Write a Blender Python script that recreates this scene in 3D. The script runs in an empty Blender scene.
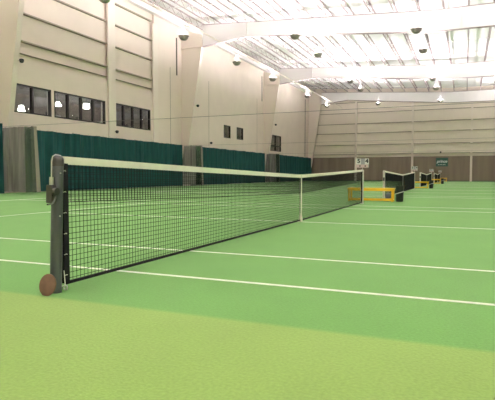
import bpy, bmesh, math, random
from mathutils import Vector, Matrix
random.seed(7)
S = bpy.context.scene
COL = S.collection
PI = math.pi

# ------------------------------------------------------------------ materials
def mat(name, col, rough=.6, metal=0., var=0., scale=8., col2=None, bump=0., bscale=60., spec=.5, stretch=(1, 1, 1)):
    m = bpy.data.materials.new(name); m.use_nodes = True
    nt = m.node_tree; b = nt.nodes['Principled BSDF']
    b.inputs['Base Color'].default_value = (*col, 1)
    b.inputs['Roughness'].default_value = rough
    b.inputs['Metallic'].default_value = metal
    b.inputs['Specular IOR Level'].default_value = spec
    if var or col2 or bump:
        tc = nt.nodes.new('ShaderNodeTexCoord'); mp = nt.nodes.new('ShaderNodeMapping')
        mp.inputs['Scale'].default_value = stretch
        nt.links.new(tc.outputs['Object'], mp.inputs['Vector'])
    if var or col2:
        n = nt.nodes.new('ShaderNodeTexNoise'); n.inputs['Scale'].default_value = scale; n.inputs['Detail'].default_value = 5
        nt.links.new(mp.outputs['Vector'], n.inputs['Vector'])
        r = nt.nodes.new('ShaderNodeMix'); r.data_type = 'RGBA'
        c2 = col2 or tuple(c * (1 - var) for c in col)
        c1 = col if col2 else tuple(min(1, c * (1 + var)) for c in col)
        r.inputs['A'].default_value = (*c1, 1); r.inputs['B'].default_value = (*c2, 1)
        cr = nt.nodes.new('ShaderNodeMapRange'); cr.inputs['From Min'].default_value = .3; cr.inputs['From Max'].default_value = .7
        nt.links.new(n.outputs['Fac'], cr.inputs['Value']); nt.links.new(cr.outputs['Result'], r.inputs['Factor'])
        nt.links.new(r.outputs['Result'], b.inputs['Base Color'])
    if bump:
        n2 = nt.nodes.new('ShaderNodeTexNoise'); n2.inputs['Scale'].default_value = bscale; n2.inputs['Detail'].default_value = 3
        nt.links.new(mp.outputs['Vector'], n2.inputs['Vector'])
        bp = nt.nodes.new('ShaderNodeBump'); bp.inputs['Strength'].default_value = bump; bp.inputs['Distance'].default_value = .01
        nt.links.new(n2.outputs['Fac'], bp.inputs['Height']); nt.links.new(bp.outputs['Normal'], b.inputs['Normal'])
    return m

def emit(name, col, strength):
    m = bpy.data.materials.new(name); m.use_nodes = True
    nt = m.node_tree; nt.nodes.clear()
    o = nt.nodes.new('ShaderNodeOutputMaterial'); e = nt.nodes.new('ShaderNodeEmission')
    e.inputs['Color'].default_value = (*col, 1); e.inputs['Strength'].default_value = strength
    nt.links.new(e.outputs[0], o.inputs['Surface'])
    return m

def glassmat(name):
    m = bpy.data.materials.new(name); m.use_nodes = True
    nt = m.node_tree; nt.nodes.clear()
    o = nt.nodes.new('ShaderNodeOutputMaterial'); t = nt.nodes.new('ShaderNodeBsdfTransparent')
    t.inputs['Color'].default_value = (.8, .83, .82, 1)
    g = nt.nodes.new('ShaderNodeBsdfGlossy'); g.inputs['Roughness'].default_value = .01
    f = nt.nodes.new('ShaderNodeFresnel'); ge = nt.nodes.new('ShaderNodeNewGeometry')
    ir = nt.nodes.new('ShaderNodeMapRange'); ir.inputs['To Min'].default_value = 1.75; ir.inputs['To Max'].default_value = 1 / 1.75
    nt.links.new(ge.outputs['Backfacing'], ir.inputs['Value']); nt.links.new(ir.outputs[0], f.inputs['IOR'])
    x = nt.nodes.new('ShaderNodeMixShader')
    nt.links.new(f.outputs[0], x.inputs[0]); nt.links.new(t.outputs[0], x.inputs[1]); nt.links.new(g.outputs[0], x.inputs[2])
    nt.links.new(x.outputs[0], o.inputs['Surface'])
    return m

M = {}
M['wall'] = mat('painted_panel', (.72, .62, .55), .75, var=.03, scale=.8, spec=.2)
M['wall_up'] = mat('white_liner', (.76, .68, .625), .75, var=.03, scale=.6, spec=.2)
M['post'] = mat('painted_steel', (.73, .64, .57), .6, spec=.3)
M['girt'] = mat('girt_steel', (.33, .29, .23), .7, spec=.2)
M['back'] = mat('back_liner', (.74, .65, .565), .75, var=.03, scale=.5, spec=.2)
M['dado'] = mat('taupe_wall_fabric', (.205, .16, .122), .9, var=.14, scale=1.2, stretch=(1.6, 1, .12), spec=.1)
M['deck'] = mat('white_roof_deck', (.82, .80, .80), .8, spec=.1)
M['roofsteel'] = mat('white_roof_steel', (.74, .70, .69), .6, spec=.2)
M['joist'] = mat('joist_and_flange_shade', (.33, .27, .27), .7, spec=.2)
M['line'] = mat('court_line_paint', (.84, .85, .78), .8, var=.05, scale=30, spec=.1)
M['curtain'] = mat('green_curtain', (.010, .056, .053), .8, var=.25, scale=2.5, stretch=(2, 2, .3), spec=.15)
M['divider'] = mat('grey_divider_net', (.33, .305, .28), .85, var=.35, scale=5, stretch=(2.4, .4, .08), spec=.1)  # vertical light and dark streaks put pleat shading into the colour
M['divider_net'] = mat('olive_netting', (.12, .15, .10), .9, var=.25, scale=5, spec=.1)
def seethrough(m, f):
    nt = m.node_tree; t = nt.nodes.new('ShaderNodeBsdfTransparent'); x = nt.nodes.new('ShaderNodeMixShader'); x.inputs[0].default_value = f
    o = nt.nodes['Material Output']; nt.links.new(nt.nodes['Principled BSDF'].outputs[0], x.inputs[1]); nt.links.new(t.outputs[0], x.inputs[2]); nt.links.new(x.outputs[0], o.inputs['Surface'])
seethrough(M['divider_net'], .42); seethrough(M['divider'], .33)
M['divider_edge'] = mat('tan_webbing', (.24, .205, .165), .85)
M['cord'] = mat('black_net_cord', (.010, .012, .013), .8, spec=.15)
M['tape'] = mat('black_net_tape', (.014, .014, .015), .8, var=.3, scale=14, spec=.2)
M['band'] = mat('cream_headband', (.95, .90, .82), .8, var=.03, scale=12)
M['bandwhite'] = mat('white_strap', (.78, .76, .68), .8)
M['charcoal'] = mat('charcoal_post_paint', (.105, .112, .13), .32, metal=.55, var=.06, scale=3, stretch=(6, 6, .6))
M['capgrey'] = mat('grey_cast_metal', (.075, .07, .07), .4, metal=.5)
M['whitepost'] = mat('white_post_paint', (.62, .60, .54), .5)
M['steel'] = mat('bright_steel', (.62, .62, .60), .3, metal=.9)
M['cable'] = mat('pale_cable', (.55, .56, .55), .5)
M['dark'] = mat('black_plastic', (.012, .013, .015), .5)
M['rust'] = mat('brown_painted_metal', (.165, .085, .05), .65, var=.18, scale=18)
M['yellow'] = mat('yellow_bench_paint', (.90, .52, .02), .45, var=.06, scale=6)
M['binliner'] = mat('white_bin_liner', (.72, .72, .70), .6)
M['bag'] = mat('grey_fabric_bag', (.09, .10, .10), .85, var=.2, scale=20)
M['card'] = mat('white_card', (.70, .70, .68), .6)
M['cardgrey'] = mat('grey_card', (.36, .37, .40), .6)
M['cardpink'] = mat('pink_card', (.62, .47, .47), .6)
M['ink'] = mat('black_ink', (.015, .015, .02), .7)
M['banner'] = mat('green_banner', (.006, .075, .055), .7, var=.1, scale=4)
M['bannerink'] = mat('white_banner_print', (.75, .78, .78), .7)
M['frame'] = mat('dark_bronze_frame', (.016, .011, .009), .5)
M['glass'] = glassmat('window_glass')
M['roomdark'] = mat('lounge_wall', (.42, .36, .31), .8, var=.2, scale=2)
M['roomfloor'] = mat('lounge_floor', (.06, .05, .045), .8)
M['chair'] = mat('dark_chair', (.02, .018, .018), .6)
M['shade'] = emit('lit_lamp_shade', (1, .95, .88), 16.0)
M['lens'] = emit('uplight_lens', (1, .94, .97), 1750.)
M['bowl'] = mat('grey_reflector_bowl', (.27, .24, .215), .55)
M['wire'] = mat('steel_cable', (.22, .20, .17), .6)
M['gap_shade'] = mat('gap_shade_and_joint', (.11, .095, .075), .8)
M['base'] = mat('dark_green_base', (.03, .07, .045), .8)

# turf: inside-court carpet and the yellower carpet outside the last court
def turf():
    m = bpy.data.materials.new('green_court_carpet'); m.use_nodes = True
    nt = m.node_tree; b = nt.nodes['Principled BSDF']; L = nt.links.new
    b.inputs['Roughness'].default_value = .95; b.inputs['Specular IOR Level'].default_value = .08
    b.inputs['Sheen Weight'].default_value = .25; b.inputs['Sheen Roughness'].default_value = .4; b.inputs['Sheen Tint'].default_value = (.85, 1, .85, 1)
    g = nt.nodes.new('ShaderNodeNewGeometry'); sx = nt.nodes.new('ShaderNodeSeparateXYZ'); L(g.outputs['Position'], sx.inputs[0])
    ramp = nt.nodes.new('ShaderNodeMapRange'); ramp.inputs['From Min'].default_value = -.17; ramp.inputs['From Max'].default_value = -.11
    L(sx.outputs['Y'], ramp.inputs['Value'])
    mix = nt.nodes.new('ShaderNodeMix'); mix.data_type = 'RGBA'
    mix.inputs['A'].default_value = (*TURF_OUT, 1); mix.inputs['B'].default_value = (*TURF_IN, 1)
    L(ramp.outputs[0], mix.inputs['Factor'])
    n = nt.nodes.new('ShaderNodeTexNoise'); n.inputs['Scale'].default_value = 55; n.inputs['Detail'].default_value = 4
    n2 = nt.nodes.new('ShaderNodeTexNoise'); n2.inputs['Scale'].default_value = 1.3; n2.inputs['Detail'].default_value = 4
    L(g.outputs['Position'], n.inputs['Vector']); L(g.outputs['Position'], n2.inputs['Vector'])
    a = nt.nodes.new('ShaderNodeMath'); a.operation = 'MULTIPLY_ADD'; a.inputs[1].default_value = .5; a.inputs[2].default_value = .75
    L(n.outputs['Fac'], a.inputs[0])
    a2 = nt.nodes.new('ShaderNodeMath'); a2.operation = 'MULTIPLY_ADD'; a2.inputs[1].default_value = .24; a2.inputs[2].default_value = .88
    L(n2.outputs['Fac'], a2.inputs[0])
    mu = nt.nodes.new('ShaderNodeMath'); mu.operation = 'MULTIPLY'; L(a.outputs[0], mu.inputs[0]); L(a2.outputs[0], mu.inputs[1])
    vm = nt.nodes.new('ShaderNodeVectorMath'); vm.operation = 'SCALE'; L(mix.outputs['Result'], vm.inputs[0]); L(mu.outputs[0], vm.inputs['Scale'])
    L(vm.outputs[0], b.inputs['Base Color'])
    bp = nt.nodes.new('ShaderNodeBump'); bp.inputs['Strength'].default_value = .35; bp.inputs['Distance'].default_value = .006
    L(n.outputs['Fac'], bp.inputs['Height']); L(bp.outputs[0], b.inputs['Normal'])
    return m
TURF_OUT = (.238, .35, .09); TURF_IN = (.138, .305, .076)
M['turf'] = turf()

# ------------------------------------------------------------------ mesh builder
class MB:
    def __init__(s): s.v = []; s.f = []
    def add(s, vs, fs):
        o = len(s.v); s.v += [tuple(v) for v in vs]; s.f += [tuple(i + o for i in f) for f in fs]
    def box(s, x0, x1, y0, y1, z0, z1):
        s.add([(x, y, z) for z in (z0, z1) for y in (y0, y1) for x in (x0, x1)],
              [(0, 2, 3, 1), (4, 5, 7, 6), (0, 1, 5, 4), (2, 6, 7, 3), (0, 4, 6, 2), (1, 3, 7, 5)])
    def tube(s, pts, r, n=8, closed=False):
        pts = [Vector(p) for p in pts]; rings = []; N = len(pts)
        rr = r if isinstance(r, (list, tuple)) else [r] * N
        up = None
        for i, p in enumerate(pts):
            if closed: d = pts[(i + 1) % N] - pts[i - 1]
            else: d = pts[min(i + 1, N - 1)] - pts[max(i - 1, 0)]
            d.normalize()
            if up is None:
                up = Vector((0, 0, 1)) if abs(d.z) < .9 else Vector((1, 0, 0))
            a = d.cross(up)
            if a.length < 1e-4: a = d.cross(Vector((0, 1, 0)))
            a.normalize(); b = a.cross(d); up = b
            rings.append([p + (a * math.cos(2 * PI * k / n) + b * math.sin(2 * PI * k / n)) * rr[i] for k in range(n)])
        fs = []
        for i in range(N if closed else N - 1):
            j = (i + 1) % N
            for k in range(n):
                q = (k + 1) % n
                fs.append((i * n + k, j * n + k, j * n + q, i * n + q))
        if not closed:
            fs.append(tuple(range(n))); fs.append(tuple(reversed(range((N - 1) * n, N * n))))
        s.add([v for rg in rings for v in rg], fs)
    def lathe(s, prof, n=24, c=(0, 0, 0)):
        vs = []; fs = []
        for r, z in prof:
            for k in range(n):
                vs.append((c[0] + r * math.cos(2 * PI * k / n), c[1] + r * math.sin(2 * PI * k / n), c[2] + z))
        for i in range(len(prof) - 1):
            for k in range(n):
                q = (k + 1) % n; fs.append((i * n + k, i * n + q, (i + 1) * n + q, (i + 1) * n + k))
        fs.append(tuple(reversed(range(n)))); fs.append(tuple(range((len(prof) - 1) * n, len(prof) * n)))
        s.add(vs, fs)
    def prism(s, poly, axis, a, b):
        """extrude a polygon (list of 2D) along an axis from a to b"""
        n = len(poly)
        def P(q, t):
            return {'x': (t, q[0], q[1]), 'y': (q[0], t, q[1]), 'z': (q[0], q[1], t)}[axis]
        s.add([P(q, a) for q in poly] + [P(q, b) for q in poly],
              [tuple(range(n)), tuple(reversed(range(n, 2 * n)))] + [(i, i + n, (i + 1) % n + n, (i + 1) % n) for i in range(n)])
    def shell(s, fn, nu, nv, th):
        """closed sheet: fn(u,v)->(point, normal); thickness th"""
        A = []; B = []
        for j in range(nv + 1):
            for i in range(nu + 1):
                p, nrm = fn(i / nu, j / nv); p = Vector(p); nrm = Vector(nrm)
                A.append(p + nrm * th / 2); B.append(p - nrm * th / 2)
        W = nu + 1; K = len(A); fs = []
        for j in range(nv):
            for i in range(nu):
                a = j * W + i
                fs.append((a, a + 1, a + W + 1, a + W)); fs.append((a + K, a + K + W, a + K + W + 1, a + K + 1))
        for i in range(nu):
            a = i; fs.append((a, a + K, a + K + 1, a + 1)); a = nv * W + i; fs.append((a, a + 1, a + K + 1, a + K))
        for j in range(nv):
            a = j * W; fs.append((a, a + W, a + W + K, a + K)); a = j * W + nu; fs.append((a, a + K, a + K + W, a + W))
        s.add(A + B, fs)
    def build(s, name, m, parent=None, smooth=False, bevel=0):
        me = bpy.data.meshes.new(name); me.from_pydata(s.v, [], s.f); me.update()
        bm = bmesh.new(); bm.from_mesh(me); bmesh.ops.recalc_face_normals(bm, faces=bm.faces); bm.to_mesh(me); bm.free()
        me.materials.append(m)
        if smooth:
            for p in me.polygons: p.use_smooth = True
            try: me.set_sharp_from_angle(angle=math.radians(40))
            except Exception: pass
        o = bpy.data.objects.new(name, me); COL.objects.link(o)
        if parent: o.parent = parent
        if bevel:
            bv = o.modifiers.new('bevel', 'BEVEL'); bv.width = bevel; bv.segments = 2; bv.limit_method = 'ANGLE'
        return o

def tag(o, label, cat, group=None):
    o['label'] = label; o['category'] = cat
    if group: o['group'] = group
    return o
def thing(name, label, cat, loc=(0, 0, 0), rz=0, group=None):
    o = bpy.data.objects.new(name, None); COL.objects.link(o); o.empty_display_size = .2
    o.location = loc; o.rotation_euler = (0, 0, rz)
    return tag(o, label, cat, group)
def struct(o): o['kind'] = 'structure'; return o
def dup(root, loc=None, label=None, rz=None):
    r = root.copy(); COL.objects.link(r)
    if loc is not None: r.location = loc
    if rz is not None: r.rotation_euler = (0, 0, rz)
    if label: r['label'] = label
    for ch in list(root.children):
        c = ch.copy(); COL.objects.link(c); c.parent = r
        for g in list(ch.children):
            d = g.copy(); COL.objects.link(d); d.parent = c
    return r
def text_mesh(name, body, size, m, parent, mtx, ext=.004, shear=0., sx=1., bold=0.):
    cu = bpy.data.curves.new(name, 'FONT'); cu.body = body; cu.size = size; cu.extrude = ext; cu.shear = shear; cu.offset = bold
    cu.align_x = 'CENTER'; cu.align_y = 'CENTER'
    t = bpy.data.objects.new(name, cu); COL.objects.link(t)
    bpy.context.view_layer.update()
    me = bpy.data.meshes.new_from_object(t.evaluated_get(bpy.context.evaluated_depsgraph_get()))
    bpy.data.objects.remove(t)
    me.transform(mtx @ Matrix.Diagonal((sx, 1, 1, 1)))
    me.materials.clear(); me.materials.append(m); me.name = name
    o = bpy.data.objects.new(name, me); COL.objects.link(o); o.parent = parent
    return o

# ------------------------------------------------------------------ setting: floor, walls, roof
WX = -17.75           # left wall face
BY = 67.8             # back wall face
NY = -19.7; RX = 18.0
P = 17.35             # court pitch
FR = [14.95, 32.1, 49.75, 67.3]   # frame lines

b = MB(); b.box(WX - .3, RX, NY, BY + .2, -.1, 0)
floor = struct(b.build('floor', M['turf']))
for k in range(4):
    y0 = k * P + .457 + .457
    w = .05
    ys = dict(d0=y0, s0=y0 + 1.372, c=y0 + 5.486, s1=y0 + 9.6, d1=y0 + 10.972)
    b = MB(); z0, z1 = 0, .003
    for key in ('d0', 's0', 's1', 'd1'):
        b.box(-11.885, 11.885, ys[key] - w / 2, ys[key] + w / 2, z0, z1)
    b.box(-6.4, 6.4, ys['c'] - w / 2, ys['c'] + w / 2, z0, z1)
    for sx in (-1, 1):
        b.box(sx * 6.4 - w / 2, sx * 6.4 + w / 2, ys['s0'], ys['s1'], z0, z1 + .0005)
        b.box(sx * 11.885 - w, sx * 11.885 + w, ys['d0'], ys['d1'], z0, z1 + .0005)
    struct(b.build('court_lines', M['line'], floor))

# left wall with window openings
OPEN = [(15.75, 18.30, 4.02, 5.46), (18.52, 22.80, 4.02, 5.46), (23.66, 27.72, 4.02, 5.48),
        (39.70, 41.15, 4.32, 5.50), (42.60, 44.15, 4.34, 5.53), (51.95, 55.6, 3.62, 5.50)]
b = MB(); T = WX - .3
zA, zB = 3.6, 5.56
b.box(T, WX, NY, BY, 0, zA)
y = NY
for (a, c, z0, z1) in OPEN:
    b.box(T, WX, y, a, zA, zB); b.box(T, WX, a, c, zA, z0); b.box(T, WX, a, c, z1, zB); y = c
b.box(T, WX, y, BY, zA, zB)
b.box(T, WX, NY, 15.2, zB, 13.4)
b.box(T, WX - .14, 15.2, 28.3, 6.62, 13.4)      # set-back upper lining between girts
b.box(T, WX, 15.2, 28.3, zB, 6.62)
b.box(T, WX, 28.3, BY, zB, 13.4)
wall_left = struct(b.build('wall_left', M['wall']))
b = MB()
for (ya, yb) in ((15.2, 23.05), (23.75, 28.0)):
    for z in (7.62, 9.03, 10.41, 11.75):
        b.box(WX - .15, WX + .05, ya, yb, z - .035, z + .035)
    b.box(WX - .15, WX + .012, ya, yb, 6.98, 7.01)
struct(b.build('trim_1', M['girt'], wall_left))
b = MB(); b.box(WX, WX + .10, 23.05, 23.75, 0, 12.2); b.box(WX, WX + .10, 28.0, 28.6, 0, 11.6)
struct(b.build('trim_2', M['post'], wall_left))
b = MB()
for (ya, z0, z1) in ((31.28, 8.55, 11.4), (49.2, 8.9, 11.6), (65.55, 3.4, 11.3)):
    b.box(WX, WX + .03, ya, ya + .16, z0, z1)  # raised dark strips, gap shadow painted into their colour
for ya in (36.7, 47.85, 30.4):
    b.box(WX, WX + .006, ya, ya + .035, 3.2, 9.0)
struct(b.build('gap_shade_and_joint_strips', M['gap_shade'], wall_left))
b = MB(); b.box(WX, WX + .35, NY, BY, 12.25, 12.6)
struct(b.build('trim_4', M['roofsteel'], wall_left))

# back wall
b = MB(); b.box(WX - .3, RX, BY, BY + .2, 0, 13.4)
wall_back = struct(b.build('wall_back', M['back']))
b = MB(); b.box(WX, RX, BY - .06, BY, 0, 3.26)
struct(b.build('trim_5', M['dado'], wall_back))
b = MB()
for z in (4.95, 6.55, 7.85, 9.33, 10.75): b.box(WX, RX, BY - .16, BY, z - .04, z + .04)
b.box(WX, RX, BY - .2, BY, 3.62, 3.70)
struct(b.build('trim_6', M['girt'], wall_back))
b = MB()
for x in (-11.06, -3.6, 3.55, 10.9): b.box(x - .13, x + .13, BY - .3, BY - .02, 0, 11.2)
struct(b.build('trim_7', M['post'], wall_back))
b = MB(); b.box(WX, RX, BY - .12, BY - .02, 0, .1)
struct(b.build('baseboard_back', M['base'], wall_back))
# unseen sides of the hall
b = MB(); b.box(RX, RX + .2, NY, BY, 0, 13.4); wr = struct(b.build('wall_right', M['wall']))
b = MB()
for z in (3.7, 5, 6.5, 7.9, 9.3, 10.7): b.box(RX - .15, RX, NY, BY, z - .03, z + .03)
struct(b.build('trim_8', M['girt'], wr))
b = MB(); b.box(WX - .3, RX + .2, NY - .2, NY, 0, 13.4); struct(b.build('wall_front', M['wall']))

# roof profile across the hall
def roof_top(x): return 12.45 - (x + 17.5) * (1.05 / 18.5) if x < 1 else 11.4
JD = .55
b = MB()
pts = [(-18.05, 0), (1, 0), (18.2, 0)]
poly = [(x, roof_top(x) + JD + .02) for x, _ in pts] + [(x, roof_top(x) + JD + .2) for x, _ in reversed(pts)]
b.prism(poly, 'y', NY, BY + .2)
struct(b.build('ceiling', M['deck']))

# ------------------------------------------------------------------ frames: columns, beams
def frame(fy, i, names):
    # tapered column: web + inner flange
    zt = 10.72
    inner = lambda z: -17.62 + (z / 10.6) * 1.72 if z < zt else -15.9
    t = thing('steel_column', names[0], 'column', (WX, fy, 0), 0, 'tapered wall columns')
    m = MB(); prof = [(0.02, 0), (inner(0) - WX, 0), (inner(zt) - WX, zt), (inner(zt) - WX, zt + .9), (.02, 12.2)]
    m.prism(prof, 'y', -.02, .02); m.build('web', M['post'], t)
    m = MB()
    q0 = (inner(0) - WX, 0); q1 = (inner(zt) - WX, zt)
    m.prism([q0, (q0[0] + .03, 0), (q1[0] + .03, zt), q1], 'y', -.15, .15); m.build('flange', M['post'], t)
    m = MB(); m.box(.03, inner(zt) - WX, -.15, .15, zt - .02, zt + .02); m.build('knee_plate', M['post'], t)
    # beam
    t2 = thing('roof_beam', names[1], 'beam', (0, fy, 0), 0, 'white roof beams')
    bot = [(-15.85, 10.7), (-12.15, 11.12), (.75, 10.05), (17.95, 9.95)]
    xs = [-15.85, -12.15, .75, 17.95]
    m = MB(); m.prism([(x, z) for x, z in bot] + [(x, roof_top(x)) for x in (17.95, 1, -15.85)], 'y', -.03, .03)
    m.build('web', M['roofsteel'], t2)
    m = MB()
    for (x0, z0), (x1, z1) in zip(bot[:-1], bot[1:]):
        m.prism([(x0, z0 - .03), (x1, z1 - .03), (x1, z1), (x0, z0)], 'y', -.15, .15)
    m.build('bottom_flange', M['joist'], t2)  # darker than the web: underside shade put into the flange colour
    m = MB(); m.prism([(-15.85, roof_top(-15.85) - .03), (1, 11.37), (17.95, 11.37), (17.95, 11.4), (1, 11.4), (-15.85, roof_top(-15.85))], 'y', -.15, .15)
    m.build('top_flange', M['joist'], t2)
    m = MB()
    for x in (-12.15, -6.5, -.7, 2.5, 8.5):
        zb = 11.12 - (x + 12.15) * (1.07 / 12.9) if x < .75 else 10.05
        m.box(x - .012, x + .012, -.14, .14, zb, roof_top(x) - .03)
    m.build('stiffener', M['roofsteel'], t2)
frame(FR[0], 0, ('tapered beige wall column at far left edge of photo, before the first windows', 'white roof beam on the leftmost column, above the near court'))
frame(FR[1], 1, ('tapered beige wall column with a security camera, left of the two small windows', 'nearest white roof beam crossing the whole ceiling in view'))
frame(FR[2], 2, ('tapered beige wall column just left of the four pane window', 'second white roof beam crossing the ceiling, behind the nearest one'))
frame(FR[3], 3, ('tapered beige wall column in the far left corner of the hall', 'farthest white roof beam, against the back wall'))

# open web joists
def joist_mesh(L):
    m = MB(); d = JD
    m.box(-.05, .05, 0, L, d - .06, d)
    m.box(-.045, .045, .35, L - .35, 0, .05)
    n = int(L / .62); st = (L - .5) / n
    pts = [(0, .25 + i * st, (d - .05) if i % 2 == 0 else .03) for i in range(n + 1)]
    for a, c in zip(pts[:-1], pts[1:]):
        m.tube([a, c], .017, 5)
    return m
jx = [-16.6 + 1.5 * i for i in range(18)]
BAYTXT = ['beyond the leftmost column', 'between the first and second roof beams', 'between the second and the farthest roof beams']
for bi in range(3):
    L = FR[bi + 1] - FR[bi]
    src = None
    for x in jx:
        loc = (x, FR[bi], roof_top(x) + .005)
        if src is None:
            src = joist_mesh(L).build('roof_joist', M['joist']); src.location = loc
            tag(src, 'open web roof joist under the white deck, ' + BAYTXT[bi], 'joist', 'roof joists ' + BAYTXT[bi])
        else:
            o = src.copy(); COL.objects.link(o); o.location = loc
    for k in (1, 2, 3):
        yb = FR[bi] + L * k / 4
        m = MB(); xs = [-17.2, 1, 9.3]
        m.tube([(x, yb, roof_top(x) + .03) for x in xs], .022, 5)
        tag(m.build('bridging_rod', M['roofsteel']), 'thin white rod tying the joist bottoms, ' + BAYTXT[bi], 'rod', 'bridging rods ' + BAYTXT[bi])

# ------------------------------------------------------------------ uplights
def make_light(label):
    t = thing('uplight', label, 'ceiling light', (0, 0, 0), 0, 'bowl uplights')
    prof = [(.05, -.03), (.14, -.02), (.22, .03), (.27, .11), (.30, .20), (.33, .21), (.33, .225), (.285, .225), (.255, .13), (.20, .05), (.10, .02)]
    m = MB(); m.lathe(prof, 24); m.build('bowl', M['bowl'], t, True)
    m = MB(); m.lathe([(.10, .06), (.13, .12), (.135, .17), (.11, .23), (.06, .265), (.02, .275)], 16); m.build('lamp_bulb', M['lens'], t)
    m = MB()
    for a in (0, 2 * PI / 3, 4 * PI / 3):
        m.tube([(.31 * math.cos(a), .31 * math.sin(a), .2), (.02 * math.cos(a), .02 * math.sin(a), .75)], .008, 5)
    m.tube([(0, 0, .73), (0, 0, 1)], .02, 6); m.build('hanger', M['roofsteel'], t)
    return t
RA = 'in the row along the left wall'; RB = 'in the row left of centre'; RC = 'in the middle row'
LIGHTS = [
 (-12.83, 16.71, 9.0, 'grey bowl uplight ' + RA + ', nearest, above the wide windows'),
 (-12.83, 24.03, 9.0, 'grey bowl uplight ' + RA + ', just before the nearest roof beam'),
 (-12.83, 31.75, 9.0, 'grey bowl uplight ' + RA + ', first beyond the nearest roof beam'),
 (-12.64, 38.90, 9.0, 'grey bowl uplight ' + RA + ', above the two small windows'),
 (-12.64, 49.45, 9.0, 'grey bowl uplight ' + RA + ', first beyond the second roof beam'),
 (-12.64, 57.74, 9.0, 'grey bowl uplight ' + RA + ', last before the back wall'),
 (-6.84, 27.21, 9.2, 'grey bowl uplight ' + RB + ', nearest, just under the nearest roof beam'),
 (-6.84, 32.46, 9.2, 'grey bowl uplight ' + RB + ', second, just beyond the nearest roof beam'),
 (-6.91, 43.77, 9.2, 'grey bowl uplight ' + RB + ', third, just before the second roof beam'),
 (-6.91, 48.77, 9.2, 'grey bowl uplight ' + RB + ', fourth, just beyond the second roof beam'),
 (-6.88, 59.62, 9.2, 'grey bowl uplight ' + RB + ', last, seen against the back wall'),
 (0.17, 27.98, 9.0, 'grey bowl uplight ' + RC + ', nearest and largest, over the nearest roof beam edge'),
 (0.17, 33.20, 9.0, 'grey bowl uplight ' + RC + ', second, beyond the nearest roof beam'),
 (0.17, 44.31, 9.0, 'grey bowl uplight ' + RC + ', third, under the second roof beam'),
 (0.17, 49.48, 9.0, 'grey bowl uplight ' + RC + ', fourth, beyond the second roof beam'),
 (0.17, 58.40, 9.0, 'grey bowl uplight ' + RC + ', last, seen against the back wall'),
]
for x in (-12.85, -6.85, .16):                     # the same rows go on over the near end of the hall
    for yy in (-14, -4.5, 3.5, 11.5) + ((18.3,) if x > -10 else ()):
        LIGHTS.append((x, yy, 9.1, 'grey bowl uplight over the near end of the hall, outside the photo'))
for x in (7.2, 13.8):
    for yy in (-14, -4.5, 3.5, 12, 20.5, 29.5, 38, 47, 55, 63):
        LIGHTS.append((x, yy, 9.1, 'grey bowl uplight over the right half of the hall, outside the photo'))
L0 = None
for (x, yy, z, lab) in LIGHTS:
    if L0 is None: L0 = make_light(lab); L0.location = (x, yy, z)
    else: dup(L0, (x, yy, z), lab)
m = MB(); m.tube([(-12.85, 15, 10.06), (-12.85, 66.9, 10.06)], .045, 8)
tag(m.build('conduit_pipe', M['post']), 'long straight pipe carrying the row of uplights along the left wall', 'pipe')

# ------------------------------------------------------------------ windows and the room behind
def window(n, spec, panes, hbar=None):
    (y0, y1, z0, z1) = spec
    root = MB(); f = .07
    x0, x1 = WX - .16, WX + .015
    root.box(x0, x1, y0, y1, z0, z0 + f); root.box(x0, x1, y0, y1, z1 - f, z1)
    root.box(x0, x1, y0, y0 + f, z0 + f, z1 - f); root.box(x0, x1, y1 - f, y1, z0 + f, z1 - f)
    r = struct(root.build('window_%d' % n, M['frame']))
    w = (y1 - y0) / panes
    for i in range(1, panes):
        m = MB(); m.box(x0 + .02, x1 - .01, y0 + i * w - .06, y0 + i * w + .06, z0 + f, z1 - f); m.build('mullion', M['frame'], r)
    if hbar:
        m = MB(); m.box(x0 + .02, x1 - .01, y0 + f, y1 - f, hbar - .06, hbar + .06); m.build('crossbar', M['frame'], r)
    for i in range(panes):
        m = MB(); m.box(WX - .075, WX - .069, y0 + i * w + .04, y0 + (i + 1) * w - .04, z0 + f, z1 - f); m.build('pane', M['glass'], r)
    return r
window(1, OPEN[0], 2); window(2, OPEN[1], 4); window(3, OPEN[2], 4)
window(4, OPEN[3], 1); window(5, OPEN[4], 1); window(6, OPEN[5], 2, 4.25)
def lounge(n, y0, y1, x0, z0, z1):
    m = MB(); X = T
    m.box(x0 - .1, x0, y0, y1, z0, z1)
    o = struct(m.build('wall_lounge_%d' % n, M['roomdark']))
    for ya in (y0 - .1, y1):
        m = MB(); m.box(x0, X, ya, ya + .1, z0, z1); struct(m.build('wall_lounge_%d_side' % n, M['roomdark']))
    m = MB(); m.box(x0, X, y0, y1, z1, z1 + .1); struct(m.build('ceiling_lounge_%d' % n, M['roomdark']))
    m = MB(); m.box(x0, X, y0, y1, z0 - .1, z0); struct(m.build('floor_lounge_%d' % n, M['roomfloor']))
lounge(1, 14.9, 34.0, -22.5, 3.1, 5.9)
lounge(2, 38.5, 46.5, -20.5, 3.1, 5.9)
lounge(3, 51.0, 62.0, -21.5, 3.1, 5.9)
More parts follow.
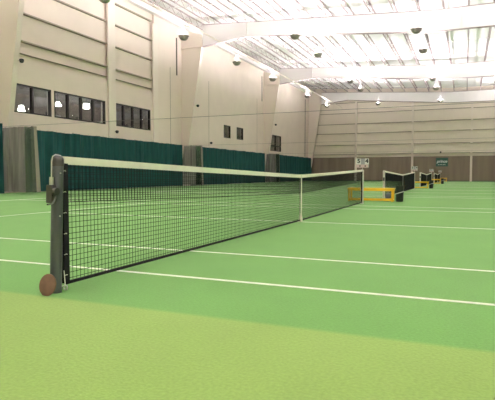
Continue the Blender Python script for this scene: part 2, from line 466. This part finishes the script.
# lit lamps seen through the glass
def lounge_lamp(label, loc, r, h, up=.45):
    t = thing('table_lamp', label, 'lamp', loc, 0, 'lounge lamps')
    m = MB(); m.lathe([(r * .6, h), (r, 0), (r * .97, 0), (r * .58, h * .99)], 20, (0, 0, up)); m.build('lamp_shade', M['shade'], t, True)
    m = MB(); m.lathe([(.1, 0), (.1, .02), (.025, .04), (.02, up + .01)], 14); m.build('base', M['chair'], t, True)
def side_table(loc, label):
    t = thing('side_table', label, 'table', loc, 0, 'lounge tables')
    m = MB(); m.lathe([(.3, .56), (.3, .6)], 20); m.build('tabletop', M['roomfloor'], t)
    m = MB(); m.lathe([(.2, 0), (.2, .03), (.03, .05), (.03, .56)], 16); m.build('pedestal', M['chair'], t, True)
side_table((-18.75, 17.2, 3.1), 'small dark round table under the lit lamp behind the leftmost window')
lounge_lamp('white lit table lamp behind the left pane of the leftmost window', (-18.75, 17.2, 3.7), .19, .30, .55)
def pendant(label, loc, r, h, taper):
    t = thing('pendant_lamp', label, 'lamp', loc, 0, 'lounge pendants')
    m = MB(); m.lathe([(r * taper, h), (r, 0), (r * .97, 0), (r * taper * .97, h * .99)], 20); m.build('lamp_shade', M['shade'], t, True)
    m = MB(); m.tube([(0, 0, h), (0, 0, 5.9 - loc[2])], .012, 6); m.build('cord', M['chair'], t)
pendant('white lit cone pendant lamp behind the leftmost pane of the second window group', (-18.9, 20.0, 4.88), .22, .24, .35)
pendant('white lit drum pendant lamp behind the third pane of the second window group', (-18.75, 22.25, 4.98), .19, .3, .95)
for yy, lab in ((18.9, 'white papers lying on the sill of the leftmost pane, second window group'), (22.35, 'white papers lying on the sill of the rightmost pane, second window group')):
    m = MB(); m.box(WX - .15, WX - .085, yy - .16, yy + .2, 4.09, 4.17)
    tag(m.build('paper_stack', M['card']), lab, 'papers', 'papers on the sill')
def lounge_chair(label, loc, rz):
    t = thing('lounge_chair', label, 'chair', loc, rz, 'lounge chairs')
    m = MB(); m.box(-.26, .26, -.26, .26, .42, .5); m.build('seat', M['chair'], t, bevel=.02)
    m = MB(); m.box(-.26, .26, .22, .28, .5, 1.28); m.build('backrest', M['chair'], t, bevel=.02)
    for sx in (-1, 1):
        for sy in (-1, 1):
            m = MB(); m.tube([(sx * .22, sy * .22, 0), (sx * .22, sy * .22, .43)], .018, 6); m.build('leg', M['chair'], t)
for i, (yy, xx, wt) in enumerate([(18.9, -18.9, 'right pane of the leftmost window, left of its pair'), (19.65, -18.9, 'right pane of the leftmost window, right of its pair'),
        (21.2, -18.9, 'second pane of the second window group'), (23.9, -18.9, 'rightmost pane of the second window group'),
        (26.2, -19.0, 'second pane of the third window group')]):
    lounge_chair('dark high backed chair behind the ' + wt, (xx, yy, 3.1), -1.2 + .3 * i)

# ------------------------------------------------------------------ curtains
def curtain(label, y0, y1, ztop, seed, x=-17.5, lean=0.):
    rnd = random.Random(seed); ph = [rnd.uniform(0, 6.28) for _ in range(4)]
    L = y1 - y0; n = max(24, int(L / .06))
    def fn(u, v):
        yy = y0 + u * L; z = .03 + v * (ztop - .03)
        amp = .065 * (1.1 - .4 * v)
        dx = amp * math.sin(yy * 2 * PI / .74 + 1.5 * math.sin(yy * 1.3 + ph[0]) + .5 * v) + .03 * math.sin(yy * 2 * PI / .31 + ph[1]) * (1 - .3 * v) + .04 * math.sin(yy * .9 + ph[2])
        bump = sum(k * math.exp(-((yy - fy) / 1.3) ** 2) for fy, k in zip(FR, (.55, .2, .2, .2)))
        return (x + dx + bump, yy + lean * (1 - v) * 1.0, z - (.03 * abs(math.sin(PI * u * max(1, L / 2.2))) if v > .99 else 0)), (1, 0, 0)
    t = thing('wall_curtain', label, 'curtain', (0, 0, 0), 0, 'green wall curtains')
    m = MB(); m.shell(fn, n, 8, .012); m.build('cloth', M['curtain'], t, True)
    m = MB()
    k = max(2, int(L / .6))
    for i in range(k + 1):
        yy = y0 + .05 + (L - .1) * i / k
        bp = sum(k2 * math.exp(-((yy - fy) / 1.3) ** 2) for fy, k2 in zip(FR, (.55, .2, .2, .2)))
        m.tube([(x + bp + .02 * math.cos(a), yy, ztop + .02 + .02 * math.sin(a)) for a in [2 * PI * q / 8 for q in range(8)]], .004, 4, True)
    m.build('ring', M['wire'], t)
    return t
curtain('green curtain at the left edge of the photo, cut off by the frame', 12.4, 14.36, 3.28, 1, -17.3)
curtain('green wall curtain right beside the leftmost grey gathered curtain', 15.9, 19.66, 3.22, 2)
curtain('wide green wall curtain under the second and third window groups', 19.58, 25.52, 3.22, 3, -17.48)
curtain('green wall curtain left of the middle grey gathered curtain', 25.46, 31.45, 3.22, 4, -17.5)
curtain('green wall curtain below the two small windows', 32.75, 49.1, 3.24, 5)
curtain('farthest green wall curtain, ending at the back corner', 50.35, 67.5, 3.26, 6)

def divider(label, fy, xr, seed, ztop=3.02, x0=-17.35):
    rnd = random.Random(seed); p0 = rnd.uniform(0, 6)
    t = thing('divider_curtain', label, 'curtain', (0, fy, 0), 0, 'grey gathered divider curtains')
    def mk(xa, xb, off=0.):
        L = xb - xa
        def fn(u, v):
            xx = xa + u * L; z = .1 + v * (ztop - .1)
            sp = 1 + .06 * (1 - v)
            dy = (.17 * math.sin(xx * 2 * PI / .31 + p0 + 1.4 * math.sin(xx * 3)) + .03 * math.sin(xx * 2 * PI / .11)) * (1.15 - .5 * v)
            return (x0 + (xx - x0) * sp - .25 * (1 - v) * max(0, 1 - (xx - x0) / .8), dy + off, z), (0, 1, 0)
        m = MB(); m.shell(fn, max(10, int(L / .018)), 8, .008); return m
    xm = x0 + (xr - x0) * .68
    mk(x0, xm).build('cloth', M['divider'], t, True)
    mk(xm, xr - .07).build('netting', M['divider_net'], t, True)
    mk(xr - .07, xr).build('edge_webbing', M['divider_edge'], t, True)
divider('grey gathered divider curtain at the left, below the leftmost window', 14.55, -15.1, 1, 3.1, -17.05)
divider('grey gathered divider curtain at the foot of the middle wall column', 31.7, -15.75, 2, 3.12, -17.3)
divider('grey gathered divider curtain under the four pane window, farthest of the three', 49.3, -15.7, 3, 3.12, -17.15)
for fy, lab in ((14.55, 'thin cable across the hall at the leftmost grey curtain, nearest of the three'),
                (31.7, 'thin cable across the hall at the middle grey curtain'), (49.3, 'thin cable across the hall at the farthest grey curtain')):
    m = MB(); n = 40
    m.tube([(-17.7 + 35.6 * i / n, fy, 3.15) for i in range(n + 1)], .009, 6)
    tag(m.build('curtain_cable', M['wire']), lab, 'cable', 'curtain cables')

# ------------------------------------------------------------------ tennis nets
def top_z(y):
    t = abs(y - 6.4) / 6.4
    return .914 + .150 * t ** 1.06
NA, NB = .095, 12.705
def make_net(label):
    t = thing('tennis_net', label, 'net', (0, 0, 0), 0, 'tennis nets')
    zb = .035
    def bz(y): return zb + .02 * abs(y - 6.4) / 6.4
    def cords(x, r, z0f, z1f, dy, dz, ph):
        m = MB(); n = int((NB - NA) / dy)
        for i in range(1, n):
            y = NA + (i + ph) * dy
            if y >= NB: break
            m.tube([(x, y, z0f(y)), (x, y, z1f(y))], r, 4)
        H = max(z1f(NA) - z0f(NA), .01); k = int(H / dz)
        for j in range(1, k + 1):
            ys = [NA + (NB - NA) * i / 36 for i in range(37)]
            fr = (j + ph * .6) * dz / H
            if fr > 1: break
            m.tube([(x, y, z1f(y) - fr * (z1f(y) - z0f(y))) for y in ys], r, 4)
        return m
    cords(0, .0023, bz, lambda y: top_z(y) - .03, .045, .045, 0).build('netting', M['cord'], t)
    m = cords(.012, .0023, lambda y: top_z(y) - .36, lambda y: top_z(y) - .03, .045, .045, .5)
    m.tube([(.012, NA + (NB - NA) * i / 36, top_z(NA + (NB - NA) * i / 36) - .36) for i in range(37)], .0035, 5)
    m.build('doubled_netting', M['cord'], t)
    def strip(zt, zl, th, ya, yb, n=36):
        m = MB(); ys = [ya + (yb - ya) * i / n for i in range(n + 1)]
        def fn(u, v):
            y = ya + u * (yb - ya); return (0.004, y, zl(y) + v * (zt(y) - zl(y))), (1, 0, 0)
        m.shell(fn, n, 1, th); return m
    strip(top_z, lambda y: top_z(y) - .062, .024, NA - .01, NB + .01).build('headband', M['band'], t)
    strip(lambda y: bz(y) + .012, lambda y: bz(y) - .012, .02, NA, NB).build('bottom_tape', M['tape'], t)
    for ya in (NA - .02, NB - .035):
        m = strip(lambda y: top_z(y) - .055, bz, .03, ya, ya + .055, 2); m.build('side_tape', M['tape'], t)
    for ya in (NA - .012, NB + .004):
        for k in range(6):
            z = .12 + k * .165
            m = MB(); m.tube([(.02, ya - .012, z), (.03, ya + .004, z + .006), (.02, ya + .02, z)], .003, 5); m.build('tie', M['bandwhite'], t)
    m = MB()
    m.box(-.012, -.006, 6.375, 6.425, .03, .918); m.box(.016, .022, 6.375, 6.425, .03, .918); m.box(-.012, .022, 6.375, 6.425, .912, .92)
    st = m.build('center_strap', M['bandwhite'], t)
    m = MB(); m.lathe([(.035, 0), (.04, .03), (.034, .10), (.02, .16)], 14, (.005, 6.4, 0)); m.build('anchor', M['bandwhite'], st, True)
    return t
NETL = ['nearest tennis net with a cream headband, stretching from the charcoal post',
        'second tennis net from the front, right behind the first yellow bench',
        'third tennis net from the front, behind the second yellow bench',
        'farthest and smallest tennis net, near the back wall']
net0 = make_net(NETL[0])
for k in (1, 2, 3): dup(net0, (0, k * P, 0), NETL[k])

# posts
def post_parts(t, sgn, mshaft, mcap, detail):
    r = .045
    m = MB(); m.lathe([(r, 0), (r, .95), (r, .99)], 24); m.build('shaft', mshaft, t, True)
    m = MB(); m.lathe([(r + .002, .985), (r + .003, 1.03), (r * .93, 1.05), (r * .7, 1.062), (r * .3, 1.067)], 24); m.build('cap', mcap, t, True)
    if detail:
        # winder box on the outer side with ratchet, handle and cable from the cap
        w = MB(); w.box(-.03, .03, -.085, -.038, .70, .84); wo = w.build('winder', M['capgrey'], t, bevel=.006)
        h = MB(); h.lathe([(.028, 0), (.028, .03)], 16); hm = h.build('ratchet_wheel', M['capgrey'], wo)
        hm.matrix_local = Matrix.Translation((.03, -.062, .79)) @ Matrix.Rotation(PI / 2, 4, 'Y')
        h = MB(); h.tube([(.035, -.062, .775), (.06, -.075, .74), (.06, -.105, .70), (.06, -.16, .695)], .007, 6); h.build('handle', M['capgrey'], wo, True)
        c = MB(); c.tube([(0, .07, 1.04), (0, .03, 1.068), (0, -.02, 1.073), (0, -.05, 1.058), (0, -.06, 1.02), (.004, -.066, .84)], .0042, 6)
        c.build('cable', M['cable'], t, True)
        e = MB(); e.box(-.012, .012, -.07, -.05, .84, .90); e.build('cable_clamp', M['steel'], wo)
        q = MB(); q.tube([(.05 + .018 * math.cos(a), .05, .035 + .018 * math.sin(a)) for a in [2 * PI * i / 12 for i in range(12)]], .006, 6, True)
        q.build('eye_ring', M['steel'], t, True)
        q = MB(); q.tube([(.04, .02, .05), (.052, .045, .05), (.03, .06, .12), (.01, .075, .16)], .004, 5); q.build('tie_cord', M['bandwhite'], t)
        q = MB()
        for z in (.60, .93): q.tube([(.038, -.012, z), (.048, -.014, z)], .006, 8)
        q.build('screw', M['steel'], t)
    else:
        w = MB(); w.box(-.03, .03, sgn * .04 - .02, sgn * .04 + .02, .66, .80); w.build('winder', M['capgrey'], t, bevel=.006)
for k in range(4):
    for e in (0, 1):
        near = (k == 0 and e == 0)
        lab = ('charcoal round net post with a winder box, nearest to the camera' if near else
               'white net post at the %s end of the %s tennis net' % (('near', 'far')[e], ('nearest', 'second', 'third', 'farthest')[k]))
        t = thing('net_post', lab, 'post', (0, k * P + 12.8 * e, 0), 0, 'net posts')
        post_parts(t, -1 if e == 0 else 1, M['charcoal'] if near else M['whitepost'], M['capgrey'] if near else M['whitepost'], near)
        if near: t.location = (-.002, -.004, 0)
        if near: t.rotation_euler = (-.02, .022, 0)
# brown cover disc leaning on the near post
t = thing('sleeve_cover', 'round brown cover disc leaning against the foot of the charcoal net post', 'cover', (-.005, -.115, .0))
m = MB(); m.lathe([(.076, -.006), (.083, -.004), (.083, .004), (.076, .006)], 32); d = m.build('disc', M['rust'], t, True)
d.matrix_local = Matrix.Translation((.032, .0, .083)) @ Matrix.Rotation(math.radians(-92), 4, 'Z') @ Matrix.Rotation(math.radians(76), 4, 'Y') 
m = MB(); m.lathe([(.02, .006), (.02, .008)], 14); h = m.build('rivet', M['rust'], t, True); h.matrix_local = d.matrix_local.copy()

# score number signs on the far posts
def score_sign(label):
    t = thing('score_sign', label, 'sign', (0, 0, 0), math.radians(14), 'score signs')
    m = MB(); m.box(-.19, .19, .0, .012, .02, .30); m.build('board', M['cardgrey'], t)
    m = MB(); m.box(-.19, -.05, -.006, 0, .12, .30); a = m.build('number_card', M['card'], t)
    m = MB(); m.box(.07, .19, -.006, 0, .12, .30); c = m.build('number_card', M['card'], t)
    R = Matrix.Rotation(PI / 2, 4, 'X')
    text_mesh('numeral', '5', .17, M['ink'], a, Matrix.Translation((-.115, -.008, .215)) @ R, .002, 0, 1.1, .006)
    text_mesh('numeral', '4', .17, M['ink'], c, Matrix.Translation((.13, -.008, .215)) @ R, .002, 0, 1.1, .006)
    m = MB(); m.box(-.19, .17, -.006, 0, .02, .115); s = m.build('name_strip', M['cardpink'], t)
    m = MB()
    for x in (-.10, .06): m.box(x, x + .045, -.008, -.005, .05, .085)
    m.build('mark', M['ink'], s)
    m = MB(); m.tube([(0, .02, -.035), (0, .02, .2)], .008, 6); m.build('stem', M['whitepost'], t)
    return t
s0 = score_sign('white score card sign reading 5 and 4 on the far post of the nearest net'); s0.location = (0.005, 12.8 - .02, 1.106)
for k, nm in ((1, 'second net'), (2, 'third net'), (3, 'farthest net')):
    dup(s0, (.005, k * P + 12.8 - .02, 1.106), 'small pale score sign on far post of the ' + nm)

# benches, bins, bag
def bench(label):
    t = thing('court_bench', label, 'bench', (0, 0, 0), 0, 'yellow court benches')
    for y in (-.19, -.035, .12):
        m = MB(); m.box(-.78, .78, y, y + .14, .42, .455); m.build('seat_plank', M['yellow'], t, bevel=.005)
    m = MB(); m.box(-.76, .76, -.19, -.165, .36, .42); m.box(-.76, .76, .24 - .025, .24, .36, .42); m.build('apron', M['yellow'], t)
    for x in (-.72, .72):
        for y in (-.17, .2):
            m = MB(); m.box(x - .026, x + .026, y - .026, y + .026, 0, .42); m.build('leg', M['yellow'], t, bevel=.004)
        m = MB(); m.box(x - .03, x + .03, -.14, .17, .05, .09); m.build('foot_rail', M['yellow'], t)
    m = MB(); m.box(-.694, .694, -.19, -.15, .03, .095); m.build('stretcher', M['yellow'], t)
    m = MB(); m.box(-.694, .694, .18, .22, .03, .095); m.build('stretcher', M['yellow'], t)
    return t
def bin_(label):
    t = thing('waste_bin', label, 'bin', (0, 0, 0), 0, 'black waste bins')
    m = MB(); m.lathe([(.105, 0), (.118, .02), (.138, .50), (.146, .50), (.146, .53), (.128, .53), (.11, .04)], 22); m.build('body', M['dark'], t, True)
    m = MB(); pts = [(.140 * math.cos(a), .140 * math.sin(a), .30 + .045 * math.cos(a)) for a in [2 * PI * i / 24 for i in range(24)]]
    m.tube(pts, .014, 5, True); m.build('band', M['binliner'], t, True)
    return t
NM = ['nearest', 'second', 'farthest']
BL = ['nearest and largest yellow bench, beyond the far post of the near net', 'second yellow bench, between the second and third nets', 'farthest yellow bench, between the third and the last nets']
NL = ['black waste bin at the right end of the nearest yellow bench', 'black waste bin at the right end of the second yellow bench', 'black waste bin at the right end of the farthest yellow bench']
b0 = bench(BL[0]); b0.location = (-.03, 14.62, 0); n0 = bin_(NL[0]); n0.location = (.9, 14.7, 0)
dup(b0, (-.03, 31.95, 0), BL[1]); dup(n0, (.9, 32.0, 0), NL[1])
dup(b0, (-.03, 49.3, 0), BL[2]); dup(n0, (.9, 49.3, 0), NL[2])
o = dup(b0, (.0, 66.4, 0), 'last yellow bench by the back wall, behind the farthest net')
t = thing('sports_bag', 'small grey bag on the turf behind the right end of the nearest bench', 'bag', (.35, 16.3, 0))
m = MB()
def bagfn(prof):
    m.lathe(prof, 18)
bagfn([(.06, 0), (.13, .02), (.15, .1), (.13, .19), (.06, .23)]); m.build('body', M['bag'], t, True)
m = MB(); m.tube([(-.08, 0, .2), (-.05, 0, .28), (.05, 0, .28), (.08, 0, .2)], .012, 6); m.build('handle', M['bag'], t, True)

# banner on back wall
t = thing('wall_banner', 'dark green banner with white lettering on the brown back wall', 'banner', (.08, BY - .075, 0))
m = MB(); m.box(-.74, .74, -.02, 0, 1.93, 3.06); m.build('panel', M['banner'], t)
R = Matrix.Rotation(PI / 2, 4, 'X')
text_mesh('lettering', 'prince', .52, M['bannerink'], t, Matrix.Translation((0, -.024, 2.58)) @ R, .003, .25, .95, .012)
m = MB()
for i in range(5): m.box(-.45 + i * .19, -.34 + i * .19, -.024, -.019, 2.13, 2.2)
m.build('small_print', M['bannerink'], t)

# security cameras and small wall devices
def seccam(label, loc, dirx=1, diry=0):
    t = thing('security_camera', label, 'camera', loc, 0, 'security cameras')
    m = MB(); m.tube([(0, 0, 0), (.16 * dirx, .16 * diry, .03)], .03, 8); m.build('bracket', M['post'], t)
    m = MB(); m.lathe([(.03, -.12), (.08, -.10), (.11, -.02), (.11, .05), (.05, .08)], 16, (.24 * dirx, .24 * diry, 0)); m.build('housing', M['dark'], t, True)
    return t
seccam('black security camera on the far left wall column, above the leftmost window', (-16.545, 15.0, 6.25))
seccam('black security camera high on the middle wall column', (-16.545, 32.1, 6.25))
seccam('black security camera on the wall column above the four pane window', (-16.525, 49.75, 6.35))
seccam('small camera low on the wall post between the second and third window groups', (WX + .1, 23.5, 3.62))
seccam('small device on the wall just above the green curtain, left of the small windows', (WX, 36.7, 3.66))
seccam('small camera on the back wall ledge above the green banner', (-.09, BY - .2, 3.78), 0, -1)

# ------------------------------------------------------------------ camera, world, colour
cam = bpy.data.cameras.new('camera'); co = bpy.data.objects.new('camera', cam); COL.objects.link(co)
cam.sensor_fit = 'HORIZONTAL'; cam.sensor_width = 36; cam.lens = 508.84 / 495 * 36
cam.clip_start = .05; cam.clip_end = 300
co.location = (2.923, -3.032, .9216)
co.rotation_euler = (PI / 2 - .05062, -.0, .40429)
S.camera = co
w = bpy.data.worlds.new('world'); S.world = w; w.use_nodes = True
w.node_tree.nodes['Background'].inputs['Color'].default_value = (.02, .02, .02, 1)
w.node_tree.nodes['Background'].inputs['Strength'].default_value = .2
S.view_settings.view_transform = 'Standard'; S.view_settings.look = 'None'
S.view_settings.gamma = 1; S.view_settings.exposure = 0.0
S.view_settings.use_curve_mapping = False
S.cycles.max_bounces = 10; S.cycles.diffuse_bounces = 6; S.cycles.transparent_max_bounces = 24
